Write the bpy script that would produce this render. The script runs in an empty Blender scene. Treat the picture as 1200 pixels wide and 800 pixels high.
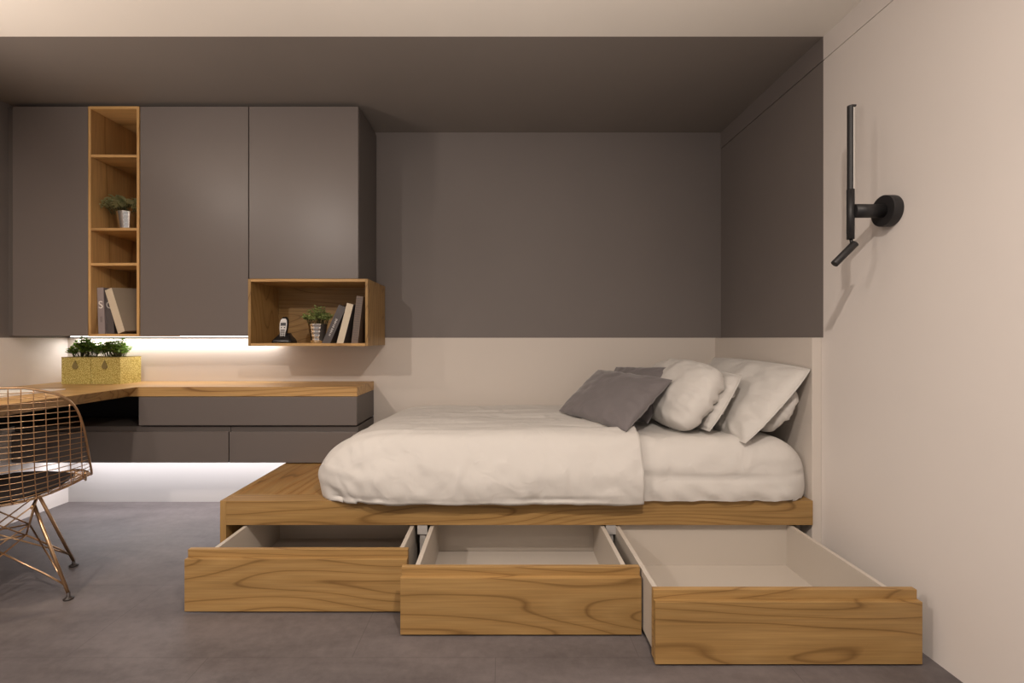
import bpy, bmesh, math, random
from mathutils import Vector, Matrix, noise
random.seed(11)
S = bpy.context.scene
COL = S.collection
PI = math.pi

# ------------------------------------------------------------------ camera
FPX = 566.67                       # focal length in pixels of the 1200 px wide frame (17 mm lens)
CH = 1.02                          # camera height
cam = bpy.data.cameras.new('camera')
cam.lens = 17.0; cam.sensor_width = 36.0; cam.sensor_fit = 'HORIZONTAL'
cam.shift_x = 12/1200; cam.shift_y = -4/1200
cam.clip_start = 0.02
co = bpy.data.objects.new('camera', cam); COL.objects.link(co)
co.location = (0, 0, CH); co.rotation_euler = (PI/2, 0, 0)
S.camera = co

# ------------------------------------------------------------------ colour management
vs = S.view_settings
vs.view_transform = 'Standard'
try: vs.look = 'None'
except Exception: pass
vs.exposure = 0.12; vs.gamma = 1.0; vs.use_curve_mapping = False

# ------------------------------------------------------------------ world: dim warm light of the rest of the showroom
w = bpy.data.worlds.new('world'); S.world = w; w.use_nodes = True
bgn = w.node_tree.nodes['Background']
bgn.inputs[0].default_value = (1.0, 0.92, 0.87, 1); bgn.inputs[1].default_value = 0.36

# ------------------------------------------------------------------ ceiling spots, LED light and added uplights
WARM = (1.0, 0.87, 0.77)
def spot(name, loc, power, target, r=0.035, ang=125, blend=0.7, col=WARM):
    l = bpy.data.lights.new(name, 'SPOT'); l.energy = power; l.color = col
    l.shadow_soft_size = r; l.spot_size = math.radians(ang); l.spot_blend = blend
    o = bpy.data.objects.new(name, l); COL.objects.link(o); o.location = loc
    d = Vector(target) - Vector(loc)
    o.rotation_euler = d.to_track_quat('-Z', 'Y').to_euler()
def downlight(loc, power, r=0.022):
    l = bpy.data.lights.new('ceiling_downlight', 'AREA'); l.shape = 'DISK'; l.size = 2*r; l.energy = power; l.color = WARM
    o = bpy.data.objects.new('ceiling_downlight', l); COL.objects.link(o); o.location = loc
downlight((-1.85, 0.0, 2.285), 42)
downlight((0.28, 0.22, 2.285), 37)
downlight((-2.45, 0.80, 2.285), 10)
downlight((-0.8, -0.9, 2.285), 11)
spot('desk_spot', (-2.15, 1.45, 2.2), 42, (-2.2, 1.85, 0.75), r=0.02, ang=42, blend=0.6, col=(1.0, 0.78, 0.5))
def area(name, loc, sx, sy, power, rot=(0, 0, 0), col=(1.0, 0.95, 0.95)):
    l = bpy.data.lights.new(name, 'AREA'); l.shape = 'RECTANGLE'; l.size = sx; l.size_y = sy
    l.energy = power; l.color = col
    o = bpy.data.objects.new(name, l); COL.objects.link(o); o.location = loc; o.rotation_euler = rot
area('led_light_upper', (-2.01, 2.980, 1.018), 1.26, 0.012, 3.1, col=(1.0, 0.92, 0.87))
spot('unseen_uplight', (-2.3, 1.05, 1.50), 72, (-1.9, 1.45, 2.3), r=0.10, ang=108, blend=0.8)  # unseen uplight placed off-frame for the bright left end of the ceiling
spot('unseen_uplight', (-0.2, 0.2, 1.20), 112, (-0.1, 0.75, 2.3), r=0.16, ang=122, blend=0.9)  # added uplight without a known lamp, only brightens the ceiling
area('led_light_lower', (-1.72, 2.90, 0.326), 1.85, 0.012, 6.6, col=(1.0, 0.95, 0.97))

# ------------------------------------------------------------------ materials
def nt(name):
    m = bpy.data.materials.new(name); m.use_nodes = True
    t = m.node_tree; return m, t, t.nodes['Principled BSDF']
def N(t, typ, **k):
    n = t.nodes.new(typ)
    for a, v in k.items(): setattr(n, a, v)
    return n
def plain(name, col, rough=0.6, metal=0.0, bump=0.0, bscale=200, var=0.0, spec=None):
    m, t, b = nt(name)
    b.inputs['Base Color'].default_value = (*col, 1)
    b.inputs['Roughness'].default_value = rough; b.inputs['Metallic'].default_value = metal
    if spec is not None: b.inputs['Specular IOR Level'].default_value = spec
    tc = N(t, 'ShaderNodeTexCoord')
    if var > 0:
        n = N(t, 'ShaderNodeTexNoise'); n.inputs['Scale'].default_value = 3; n.inputs['Detail'].default_value = 4
        t.links.new(tc.outputs['Object'], n.inputs['Vector'])
        mx = N(t, 'ShaderNodeMix', data_type='RGBA')
        mx.inputs['A'].default_value = (*[c*(1-var) for c in col], 1); mx.inputs['B'].default_value = (*[min(1, c*(1+var)) for c in col], 1)
        t.links.new(n.outputs['Fac'], mx.inputs['Factor']); t.links.new(mx.outputs['Result'], b.inputs['Base Color'])
    if bump > 0:
        n = N(t, 'ShaderNodeTexNoise'); n.inputs['Scale'].default_value = bscale; n.inputs['Detail'].default_value = 3
        t.links.new(tc.outputs['Object'], n.inputs['Vector'])
        bp = N(t, 'ShaderNodeBump'); bp.inputs['Strength'].default_value = bump; bp.inputs['Distance'].default_value = 0.002
        t.links.new(n.outputs['Fac'], bp.inputs['Height']); t.links.new(bp.outputs['Normal'], b.inputs['Normal'])
    return m

def wood(name, axis, dark, mid, light, rings=16.0, along=0.65, cross=4.6, rough=0.42, seed=0.0):
    m, t, b = nt(name)
    L = t.links.new
    tc = N(t, 'ShaderNodeTexCoord'); oi = N(t, 'ShaderNodeObjectInfo')
    mul = N(t, 'ShaderNodeMath', operation='MULTIPLY_ADD'); mul.inputs[1].default_value = 13.7; mul.inputs[2].default_value = seed
    L(oi.outputs['Random'], mul.inputs[0])
    add = N(t, 'ShaderNodeVectorMath', operation='ADD')
    L(tc.outputs['Object'], add.inputs[0]); L(mul.outputs[0], add.inputs[1])
    def mapped(a, c):
        s = [c, c, c]; s['XYZ'.index(axis)] = a
        v = N(t, 'ShaderNodeVectorMath', operation='MULTIPLY'); v.inputs[1].default_value = s
        L(add.outputs[0], v.inputs[0]); return v.outputs[0]
    n1 = N(t, 'ShaderNodeTexNoise'); n1.inputs['Scale'].default_value = 1; n1.inputs['Detail'].default_value = 1.5; n1.inputs['Roughness'].default_value = 0.35
    L(mapped(along, cross), n1.inputs['Vector'])
    r = N(t, 'ShaderNodeMath', operation='MULTIPLY'); r.inputs[1].default_value = rings
    L(n1.outputs['Fac'], r.inputs[0])
    fr = N(t, 'ShaderNodeMath', operation='FRACT'); L(r.outputs[0], fr.inputs[0])
    cr = N(t, 'ShaderNodeValToRGB'); e = cr.color_ramp.elements
    e[0].position = 0.0; e[0].color = (*mid, 1); e[1].position = 1.0; e[1].color = (*mid, 1)
    a = e.new(0.45); a.color = (*light, 1)
    c0 = e.new(0.84); c0.color = (*mid, 1)
    c = e.new(0.935); c.color = (*dark, 1)
    L(fr.outputs[0], cr.inputs[0])
    n2 = N(t, 'ShaderNodeTexNoise'); n2.inputs['Scale'].default_value = 1; n2.inputs['Detail'].default_value = 3
    L(mapped(5, 160), n2.inputs['Vector'])
    n3 = N(t, 'ShaderNodeTexNoise'); n3.inputs['Scale'].default_value = 1; n3.inputs['Detail'].default_value = 2
    L(mapped(0.8, 9), n3.inputs['Vector'])
    mr = N(t, 'ShaderNodeMapRange'); mr.inputs['From Min'].default_value = 0.3; mr.inputs['From Max'].default_value = 0.7
    mr.inputs['To Min'].default_value = 0.87; mr.inputs['To Max'].default_value = 1.10
    L(n2.outputs['Fac'], mr.inputs['Value'])
    mr3 = N(t, 'ShaderNodeMapRange'); mr3.inputs['From Min'].default_value = 0.3; mr3.inputs['From Max'].default_value = 0.7
    mr3.inputs['To Min'].default_value = 0.90; mr3.inputs['To Max'].default_value = 1.08
    L(n3.outputs['Fac'], mr3.inputs['Value'])
    m2 = N(t, 'ShaderNodeMath', operation='MULTIPLY'); L(mr.outputs[0], m2.inputs[0]); L(mr3.outputs[0], m2.inputs[1])
    vm = N(t, 'ShaderNodeVectorMath', operation='SCALE'); L(cr.outputs['Color'], vm.inputs[0]); L(m2.outputs[0], vm.inputs['Scale'])
    L(vm.outputs[0], b.inputs['Base Color'])
    b.inputs['Roughness'].default_value = rough; b.inputs['Specular IOR Level'].default_value = 0.4
    bp = N(t, 'ShaderNodeBump'); bp.inputs['Strength'].default_value = 0.12; bp.inputs['Distance'].default_value = 0.001
    L(n2.outputs['Fac'], bp.inputs['Height']); L(bp.outputs['Normal'], b.inputs['Normal'])
    return m

WD, WM, WL = (0.20, 0.108, 0.034), (0.325, 0.190, 0.066), (0.365, 0.222, 0.082)
wood_x = wood('oak_along_x', 'X', WD, WM, WL)
wood_y = wood('oak_along_y', 'Y', WD, WM, WL)
wood_z = wood('oak_along_z', 'Z', WD, WM, WL)
wood_diag = wood('oak_platform_top', 'Y', WD, (0.33, 0.17, 0.05), WL, rings=12)
desk_x = wood('worktop_oak', 'X', (0.24, 0.12, 0.04), (0.46, 0.27, 0.10), (0.52, 0.32, 0.13), rings=12)
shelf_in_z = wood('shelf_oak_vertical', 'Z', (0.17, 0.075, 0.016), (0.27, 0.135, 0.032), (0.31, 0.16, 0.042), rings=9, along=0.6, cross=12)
shelf_edge = wood('shelf_oak_edge', 'X', (0.34, 0.19, 0.07), (0.52, 0.31, 0.12), (0.58, 0.36, 0.15), rings=5)
shelf_edge_z = wood('shelf_oak_edge_vertical', 'Z', (0.34, 0.19, 0.07), (0.50, 0.30, 0.115), (0.56, 0.34, 0.14), rings=5)

paint_light = plain('light_wall_paint', (0.70, 0.655, 0.62), 0.55, bump=0.05, bscale=60, var=0.02)
paint_ceiling = plain('light_ceiling_paint', (0.74, 0.70, 0.64), 0.6, bump=0.08, bscale=25, var=0.03)
ceiling_dark = plain('dark_taupe_ceiling_paint', (0.170, 0.148, 0.132), 0.6, bump=0.08, bscale=25, var=0.05)
paint_dark = plain('dark_taupe_paint', (0.165, 0.144, 0.134), 0.6, bump=0.08, bscale=25, var=0.05)
lacquer = plain('dark_taupe_lacquer', (0.148, 0.127, 0.117), 0.335, spec=0.5, bump=0.01, bscale=300)
lacquer_body = plain('dark_cabinet_body', (0.105, 0.09, 0.082), 0.5)
panel_light = plain('light_beige_panel', (0.62, 0.565, 0.51), 0.5)
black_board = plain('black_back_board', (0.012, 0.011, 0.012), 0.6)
melamine = plain('beige_melamine', (0.52, 0.47, 0.41), 0.45)
grey_divider = plain('grey_divider', (0.42, 0.40, 0.38), 0.5)
white_panel = plain('white_led_wall', (0.50, 0.485, 0.475), 0.5)

def floor_mat():
    m, t, b = nt('grey_stone_tiles'); L = t.links.new
    tc = N(t, 'ShaderNodeTexCoord')
    sp = N(t, 'ShaderNodeSeparateXYZ'); L(tc.outputs['Object'], sp.inputs[0])
    def joint(sock, off, per, wd):
        a = N(t, 'ShaderNodeMath', operation='SUBTRACT'); L(sock, a.inputs[0]); a.inputs[1].default_value = off - per/2
        p = N(t, 'ShaderNodeMath', operation='PINGPONG'); L(a.outputs[0], p.inputs[0]); p.inputs[1].default_value = per/2
        d = N(t, 'ShaderNodeMath', operation='SUBTRACT'); d.inputs[0].default_value = per/2; L(p.outputs[0], d.inputs[1])
        mr = N(t, 'ShaderNodeMapRange'); L(d.outputs[0], mr.inputs['Value'])
        mr.inputs['From Min'].default_value = wd*0.6; mr.inputs['From Max'].default_value = wd*1.6
        mr.inputs['To Min'].default_value = 1; mr.inputs['To Max'].default_value = 0
        return mr.outputs[0]
    jy = joint(sp.outputs['Y'], 1.545, 0.4535, 0.0012)
    jx = joint(sp.outputs['X'], -0.02, 0.917, 0.0012)
    jx2 = joint(sp.outputs['X'], -0.02+0.4585, 0.917, 0.0012)
    # stagger: each second course uses the shifted joints
    fy = N(t, 'ShaderNodeMath', operation='SUBTRACT'); L(sp.outputs['Y'], fy.inputs[0]); fy.inputs[1].default_value = 1.545
    dv = N(t, 'ShaderNodeMath', operation='DIVIDE'); L(fy.outputs[0], dv.inputs[0]); dv.inputs[1].default_value = 0.907
    frc = N(t, 'ShaderNodeMath', operation='FRACT'); L(dv.outputs[0], frc.inputs[0])
    gt = N(t, 'ShaderNodeMath', operation='GREATER_THAN'); L(frc.outputs[0], gt.inputs[0]); gt.inputs[1].default_value = 0.5
    mxj = N(t, 'ShaderNodeMix', data_type='FLOAT'); L(gt.outputs[0], mxj.inputs['Factor']); L(jx2, mxj.inputs['A']); L(jx, mxj.inputs['B'])
    jm = N(t, 'ShaderNodeMath', operation='MAXIMUM'); L(jy, jm.inputs[0]); L(mxj.outputs['Result'], jm.inputs[1])
    # cloudy stone with brushed streaks
    n1 = N(t, 'ShaderNodeTexNoise'); n1.inputs['Scale'].default_value = 2.2; n1.inputs['Detail'].default_value = 8; n1.inputs['Roughness'].default_value = 0.62; n1.inputs['Distortion'].default_value = 0.4
    mp = N(t, 'ShaderNodeMapping'); mp.inputs['Rotation'].default_value = (0, 0, 0.5); mp.inputs['Scale'].default_value = (0.7, 2.2, 1)
    L(tc.outputs['Object'], mp.inputs[0]); L(mp.outputs[0], n1.inputs['Vector'])
    n2 = N(t, 'ShaderNodeTexNoise'); n2.inputs['Scale'].default_value = 26; n2.inputs['Detail'].default_value = 6; n2.inputs['Roughness'].default_value = 0.7
    L(tc.outputs['Object'], n2.inputs['Vector'])
    mx = N(t, 'ShaderNodeMath', operation='MULTIPLY_ADD'); L(n2.outputs['Fac'], mx.inputs[0]); mx.inputs[1].default_value = 0.5; L(n1.outputs['Fac'], mx.inputs[2])
    cr = N(t, 'ShaderNodeValToRGB'); e = cr.color_ramp.elements
    e[0].position = 0.52; e[0].color = (0.080, 0.069, 0.069, 1); e[1].position = 0.98; e[1].color = (0.160, 0.140, 0.139, 1)
    L(mx.outputs[0], cr.inputs[0])
    mj = N(t, 'ShaderNodeMix', data_type='RGBA'); mj.inputs['B'].default_value = (0.05, 0.043, 0.043, 1)
    jf = N(t, 'ShaderNodeMath', operation='MULTIPLY'); L(jm.outputs[0], jf.inputs[0]); jf.inputs[1].default_value = 0.45
    L(jf.outputs[0], mj.inputs['Factor']); L(cr.outputs['Color'], mj.inputs['A'])
    L(mj.outputs['Result'], b.inputs['Base Color'])
    b.inputs['Roughness'].default_value = 0.5; b.inputs['Specular IOR Level'].default_value = 0.35
    bp = N(t, 'ShaderNodeBump'); bp.inputs['Strength'].default_value = 0.15; bp.inputs['Distance'].default_value = 0.003
    L(mx.outputs[0], bp.inputs['Height']); L(bp.outputs['Normal'], b.inputs['Normal'])
    return m
tiles = floor_mat()

def fabric(name, col, sheen=0.2, rough=0.85, scale=500, bump=0.15):
    m = plain(name, col, rough, bump=bump, bscale=scale, var=0.03)
    b = m.node_tree.nodes['Principled BSDF']
    b.inputs['Sheen Weight'].default_value = sheen; b.inputs['Sheen Roughness'].default_value = 0.4
    return m
white_cotton = fabric('white_cotton', (0.61, 0.585, 0.55), 0.1)
def crumple(m, scale, dist, strength=0.6):
    t = m.node_tree; L = t.links.new; b = t.nodes['Principled BSDF']; old = b.inputs['Normal'].links[0].from_node
    tc = N(t, 'ShaderNodeTexCoord'); n = N(t, 'ShaderNodeTexNoise'); n.noise_type = 'RIDGED_MULTIFRACTAL'
    n.inputs['Scale'].default_value = scale; n.inputs['Detail'].default_value = 3; n.inputs['Roughness'].default_value = 0.45; n.inputs['Distortion'].default_value = 1.2
    L(tc.outputs['Object'], n.inputs['Vector'])
    bp = N(t, 'ShaderNodeBump'); bp.inputs['Strength'].default_value = strength; bp.inputs['Distance'].default_value = dist
    L(n.outputs['Fac'], bp.inputs['Height']); L(old.outputs['Normal'], bp.inputs['Normal']); L(bp.outputs['Normal'], b.inputs['Normal'])
crumple(white_cotton, 4.5, 0.022, 0.6)
crumple(white_cotton, 14, 0.006, 0.45)
grey_velvet = fabric('grey_velvet', (0.160, 0.143, 0.145), 0.5, 0.7)
crumple(grey_velvet, 9, 0.004, 0.4)
black_metal = plain('black_metal', (0.014, 0.013, 0.014), 0.5, 0.0, spec=0.5)
diffuser = plain('white_diffuser', (0.75, 0.72, 0.68), 0.4)
copper = plain('brushed_copper', (0.62, 0.41, 0.24), 0.30, 1.0, bump=0.02, bscale=400)
dark_rubber = plain('dark_glide', (0.03, 0.022, 0.02), 0.5)
leather = plain('black_leather', (0.016, 0.014, 0.016), 0.42, bump=0.2, bscale=350)
steel = plain('polished_steel', (0.75, 0.72, 0.68), 0.13, 1.0)
soil = plain('dark_soil', (0.02, 0.014, 0.01), 0.9, bump=0.5, bscale=150)
def leaf_mat(name, col):
    m = plain(name, col, 0.42, var=0.45)
    t = m.node_tree; out = t.nodes['Material Output']; b = t.nodes['Principled BSDF']
    tr = N(t, 'ShaderNodeBsdfTranslucent'); mx = N(t, 'ShaderNodeMixShader'); mx.inputs[0].default_value = 0.42
    t.links.new(b.inputs['Base Color'].links[0].from_socket, tr.inputs['Color'])
    t.links.new(b.outputs[0], mx.inputs[1]); t.links.new(tr.outputs[0], mx.inputs[2]); t.links.new(mx.outputs[0], out.inputs['Surface'])
    return m
leafA = leaf_mat('fresh_green_leaf', (0.28, 0.48, 0.09))
leafB = leaf_mat('grey_green_leaf', (0.50, 0.53, 0.31))
leafC = leaf_mat('bushy_green_leaf', (0.50, 0.60, 0.26))
stem_m = plain('green_stem', (0.10, 0.10, 0.04), 0.6)
led_m, _t, _b = nt('led_strip_glow'); _b.inputs['Emission Color'].default_value = (1, 0.96, 0.95, 1); _b.inputs['Emission Strength'].default_value = 2.5
paper = plain('white_paper', (0.80, 0.78, 0.74), 0.5)
ink = plain('grey_ink', (0.2, 0.2, 0.22), 0.6)

def gold_mat():
    m, t, b = nt('gold_glitter_board'); L = t.links.new
    tc = N(t, 'ShaderNodeTexCoord')
    v = N(t, 'ShaderNodeTexVoronoi'); v.inputs['Scale'].default_value = 190
    L(tc.outputs['Object'], v.inputs['Vector'])
    cr = N(t, 'ShaderNodeValToRGB'); e = cr.color_ramp.elements
    e[0].position = 0.25; e[0].color = (0.72, 0.62, 0.24, 1); e[1].position = 0.6; e[1].color = (0.36, 0.28, 0.06, 1)
    L(v.outputs['Distance'], cr.inputs[0]); L(cr.outputs['Color'], b.inputs['Base Color'])
    b.inputs['Roughness'].default_value = 0.5; b.inputs['Metallic'].default_value = 0.15
    return m
gold = gold_mat()
gold_tag = plain('olive_tag', (0.20, 0.155, 0.05), 0.5)
gold_rim = plain('olive_rim', (0.30, 0.24, 0.07), 0.5)
bk_cream = plain('cream_cloth_cover', (0.60, 0.52, 0.40), 0.7, bump=0.1, bscale=400)
bk_tan = plain('taupe_cloth_cover', (0.30, 0.25, 0.19), 0.7, bump=0.1, bscale=400)
bk_grey = plain('mauve_grey_cover', (0.26, 0.22, 0.22), 0.6)
bk_dark = plain('charcoal_cover', (0.075, 0.065, 0.065), 0.55)
bk_brown = plain('brown_patterned_cover', (0.17, 0.125, 0.10), 0.6)
bk_pages = plain('cream_pages', (0.55, 0.48, 0.38), 0.8)
letter = plain('white_lettering', (0.75, 0.72, 0.68), 0.5)
faint_letter = plain('grey_lettering', (0.10, 0.085, 0.08), 0.5)
phone_silver = plain('silver_plastic', (0.55, 0.54, 0.52), 0.3, 0.4)
phone_black = plain('black_plastic', (0.012, 0.012, 0.013), 0.25)
screen_m = plain('dark_lcd', (0.06, 0.065, 0.07), 0.2)

# ------------------------------------------------------------------ mesh helpers
def new_bm(): return bmesh.new()
def box(bm, x0, x1, y0, y1, z0, z1, mi=0):
    v = [bm.verts.new(p) for p in ((x0,y0,z0),(x1,y0,z0),(x1,y1,z0),(x0,y1,z0),(x0,y0,z1),(x1,y0,z1),(x1,y1,z1),(x0,y1,z1))]
    for f in ((3,2,1,0),(4,5,6,7),(0,1,5,4),(1,2,6,5),(2,3,7,6),(3,0,4,7)):
        fc = bm.faces.new([v[i] for i in f]); fc.material_index = mi
def quad(bm, pts, mi=0):
    f = bm.faces.new([bm.verts.new(p) for p in pts]); f.material_index = mi
def boxes(*bs):
    bm = new_bm()
    for b in bs: box(bm, *b)
    return bm
def tube(bm, pts, r, n=6, cap=True, r1=None):
    pts = [Vector(p) for p in pts]; rings = []; prev = None
    for i, p in enumerate(pts):
        if i == 0: d = pts[1]-p
        elif i == len(pts)-1: d = p-pts[i-1]
        else: d = (pts[i+1]-p).normalized() + (p-pts[i-1]).normalized()
        d.normalize()
        if prev is None:
            a = d.orthogonal().normalized()
        else:
            a = (prev - d*prev.dot(d)).normalized()
        prev = a; b = d.cross(a)
        rr = r if r1 is None else r + (r1-r)*i/(len(pts)-1)
        rings.append([bm.verts.new(p + (a*math.cos(2*PI*k/n) + b*math.sin(2*PI*k/n))*rr) for k in range(n)])
    for A, B in zip(rings, rings[1:]):
        for k in range(n):
            f = bm.faces.new((A[k], A[(k+1) % n], B[(k+1) % n], B[k])); f.smooth = True
    if cap:
        bm.faces.new(rings[0][::-1]); bm.faces.new(rings[-1])
def lathe(bm, prof, n=28, c=(0, 0, 0), smooth=True):
    rings = []
    for r, z in prof:
        rings.append([bm.verts.new((c[0]+r*math.cos(2*PI*k/n), c[1]+r*math.sin(2*PI*k/n), c[2]+z)) for k in range(n)])
    for A, B in zip(rings, rings[1:]):
        for k in range(n):
            f = bm.faces.new((A[k], A[(k+1) % n], B[(k+1) % n], B[k])); f.smooth = smooth
    bm.faces.new(rings[0][::-1]); bm.faces.new(rings[-1])
def obj(name, bm, mats, parent=None, off=(0, 0, 0), bevel=0.0, smooth=False):
    """link the bmesh as ONE object; off = world position of the thing's base, taken off the vertices"""
    o3 = Vector(off)
    for v in bm.verts: v.co -= o3
    bmesh.ops.recalc_face_normals(bm, faces=bm.faces[:])
    me = bpy.data.meshes.new(name); bm.to_mesh(me); bm.free()
    for m in (mats if isinstance(mats, (list, tuple)) else [mats]): me.materials.append(m)
    if smooth:
        for p in me.polygons: p.use_smooth = True
    o = bpy.data.objects.new(name, me); COL.objects.link(o)
    if parent: o.parent = parent
    else: o.location = off
    if bevel > 0:
        md = o.modifiers.new('bevel', 'BEVEL'); md.width = bevel; md.segments = 2; md.limit_method = 'ANGLE'; md.angle_limit = math.radians(40)
    return o
def tag(o, label, cat, group=None):
    o['label'] = label; o['category'] = cat
    if group: o['group'] = group
    return o
def thing(name, label, cat, loc, rot=(0, 0, 0), group=None):
    o = bpy.data.objects.new(name, None); COL.objects.link(o); o.empty_display_size = 0.05
    o.location = loc; o.rotation_euler = rot
    return tag(o, label, cat, group)
def struct(name, bm, mats, bevel=0.0):
    o = obj(name, bm, mats, bevel=bevel); o['kind'] = 'structure'; return o

# ------------------------------------------------------------------ the room
XL, XR, YB, YF, ZC = -2.70, 1.366, 3.013, -1.3, 2.30
YN = 2.054                       # front of the niche (dark paint starts here)
ZP = 1.022                       # height where light panels stop
T = 0.12
bm = new_bm(); box(bm, XL-T, XR+T, YF, YB+T, -0.1, 0.0); struct('floor', bm, tiles)
bm = new_bm(); box(bm, XL-T, XR+T, YF, YN, ZC, ZC+0.1, 0); box(bm, XL-T, XR+T, YN, YB+T, ZC, ZC+0.1, 1)
struct('ceiling', bm, [paint_ceiling, ceiling_dark])
bm = new_bm(); box(bm, XL-T, XR+T, YB, YB+T, 0, ZP, 0); box(bm, XL-T, XR+T, YB, YB+T, ZP, ZC, 1)
struct('wall_back', bm, [white_panel, paint_dark])
bm = new_bm(); box(bm, XL-T, XL, YF, YB, 0, ZP, 0); box(bm, XL-T, XL, YF, YB, ZP, ZC, 1)
struct('wall_left', bm, [paint_light, paint_dark])
# right wall with a thin shadow groove below the ceiling
bm = new_bm(); ZG = 2.197
for (y0, y1, mi) in ((YF, YN, 0), (YN, YB, 1)):
    if mi == 0: box(bm, XR, XR+T, y0, y1, 0, ZG, 0)
    else:
        box(bm, XR, XR+T, y0, y1, 0, ZP, 0); box(bm, XR, XR+T, y0, y1, ZP, ZG, 1)
    box(bm, XR+0.012, XR+T, y0, y1, ZG, ZG+0.004, mi)
    box(bm, XR-0.002 if mi else XR, XR+T, y0, y1, ZG+0.004, ZC, mi)
struct('wall_right', bm, [paint_light, paint_dark])
# light wainscot on the back wall and the thick headboard panel on the right wall
struct('trim_1', boxes((-0.795, XR, YB-0.006, YB, 0, ZP)), panel_light)
struct('trim_2', boxes((XR-0.040, XR, YN+0.012, YB-0.006, 0, ZP)), panel_light, bevel=0.002)
# splashback between worktop and wall cabinets
struct('trim_3', boxes((XL, -0.795, YB-0.004, YB, 0.752, ZP)), panel_light)

# ------------------------------------------------------------------ wall cabinets
YU = 2.626; UZ0, UZ1 = 1.032, 2.277
def wall_cabinet(x0, x1, z0, z1, label):
    base = ((x0+x1)/2, (YU+YB)/2, z0)
    t = thing('wall_cabinet', label, 'cabinet', base, group='handleless wall cabinets')
    bm = boxes((x0, x1, YU+0.02, YU+0.036+0.34, z0+0.002, z1))
    obj('body', bm, lacquer_body, t, base)
    obj('door', boxes((x0+0.0015, x1-0.0015, YU, YU+0.019, z0, z1)), lacquer, t, base, bevel=0.0012)
    return t
XD = (-2.658, -2.246, -1.966, -1.3745, -0.7785)
c1 = wall_cabinet(XD[0], XD[1]-0.001, UZ0, UZ1, 'dark taupe handleless wall cabinet in the left corner, left of the open oak shelf column')
c2 = wall_cabinet(XD[2]+0.001, XD[3]-0.001, UZ0, UZ1, 'widest dark taupe wall cabinet between the open oak shelf column and the shorter cabinet')
c3 = wall_cabinet(XD[3]+0.001, XD[4], 1.343, UZ1, 'shorter dark taupe wall cabinet standing above the open oak box')
obj('led_strip', boxes((-2.64, -1.38, 2.960, 2.972, 1.026, 1.0325)), led_m, c2, c2.location)
# filler to the left wall
struct('trim_4', boxes((XL, XD[0]-0.003, YU+0.02, YB-0.004, UZ0, UZ1)), lacquer_body)

# open shelf column
base = ((XD[1]+XD[2])/2, 2.8, UZ0)
x0, x1 = XD[1]+0.0015, XD[2]-0.0015
shelf = thing('open_shelf_unit', 'tall narrow open oak shelf column between two dark wall cabinets', 'shelf', base)
bt = 0.014
YI = YU+0.33                     # front of the column's back panel
obj('side_panel', boxes((x0, x0+bt, YU-0.002, YI, UZ0-0.003, UZ1)), shelf_edge_z, shelf, base, bevel=0.0008)
obj('side_panel', boxes((x1-bt, x1, YU-0.002, YI, UZ0-0.003, UZ1)), shelf_edge_z, shelf, base, bevel=0.0008)
obj('top_panel', boxes((x0+bt, x1-bt, YU-0.002, YI, UZ1-bt, UZ1)), shelf_edge, shelf, base)
obj('bottom_panel', boxes((x0+bt, x1-bt, YU-0.002, YI, UZ0-0.003, UZ0-0.003+bt)), shelf_edge, shelf, base)
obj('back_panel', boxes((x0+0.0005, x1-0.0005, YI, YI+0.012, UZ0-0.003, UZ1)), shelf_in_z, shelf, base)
for z in (2.016, 1.618, 1.428):
    obj('shelf', boxes((x0+bt, x1-bt, YU, YI, z-bt, z)), shelf_edge, shelf, base)

# open oak box
bx0, bx1, bz0, bz1 = -1.376, -0.7255, 0.977, 1.341
base = ((bx0+bx1)/2, 2.8, bz0)
obx = thing('open_box_shelf', 'open oak box shelf hung under the shortest wall cabinet', 'shelf', base)
bt2 = 0.015; YI2 = 2.96
obj('side_panel', boxes((bx0, bx0+bt2, YU-0.004, YI2, bz0, bz1)), wood_z, obx, base, bevel=0.0008)
obj('side_panel', boxes((bx1-bt2, bx1, YU-0.004, YB-0.007, bz0, bz1)), wood_z, obx, base, bevel=0.0008)
obj('top_panel', boxes((bx0+bt2, bx1-bt2, YU-0.004, YI2, bz1-bt2, bz1)), shelf_edge, obx, base)
obj('bottom_panel', boxes((bx0+bt2, bx1-bt2, YU-0.004, YI2, bz0, bz0+bt2)), shelf_edge, obx, base)
obj('back_panel', boxes((bx0+bt2, bx1-bt2, YI2-0.01, YI2, bz0+bt2, bz1-bt2)), wood_x, obx, base)

# ------------------------------------------------------------------ desk and base cabinets
YD = 2.657; DZ0, DZ1 = 0.700, 0.752
bm = new_bm()
# L-shaped worktop: the return along the left wall has a 45 degree bevelled front edge
xe, xb = -1.997, -2.047
top = [(XL+0.003, 0.62), (xe, 0.62), (xe, YD), (-0.795, YD), (-0.795, YB-0.007), (XL+0.003, YB-0.007)]
bot = [(XL+0.003, 0.62), (xb, 0.62), (xb, YD), (-0.795, YD), (-0.795, YB-0.007), (XL+0.003, YB-0.007)]
tv = [bm.verts.new((x, y, DZ1)) for x, y in top]; bv = [bm.verts.new((x, y, DZ0)) for x, y in bot]
def poly2(vs, rev=False):
    a = [vs[0], vs[1], vs[2], vs[5]]; b = [vs[2], vs[3], vs[4], vs[5]]
    for q in (a, b): bm.faces.new(q[::-1] if rev else q)
poly2(tv); poly2(bv, True)
for i in range(6):
    j = (i+1) % 6
    if i == 2:
        continue
    bm.faces.new((bv[i], bv[j], tv[j], tv[i]))
bm.faces.new((bv[2], bv[3], tv[3], tv[2]))
desk = obj('worktop', bm, desk_x, None, (XL+0.35, 2.8, DZ0))
tag(desk, 'thick oak L-shaped worktop running from the left wall above the dark base cabinets', 'desk')
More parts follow.
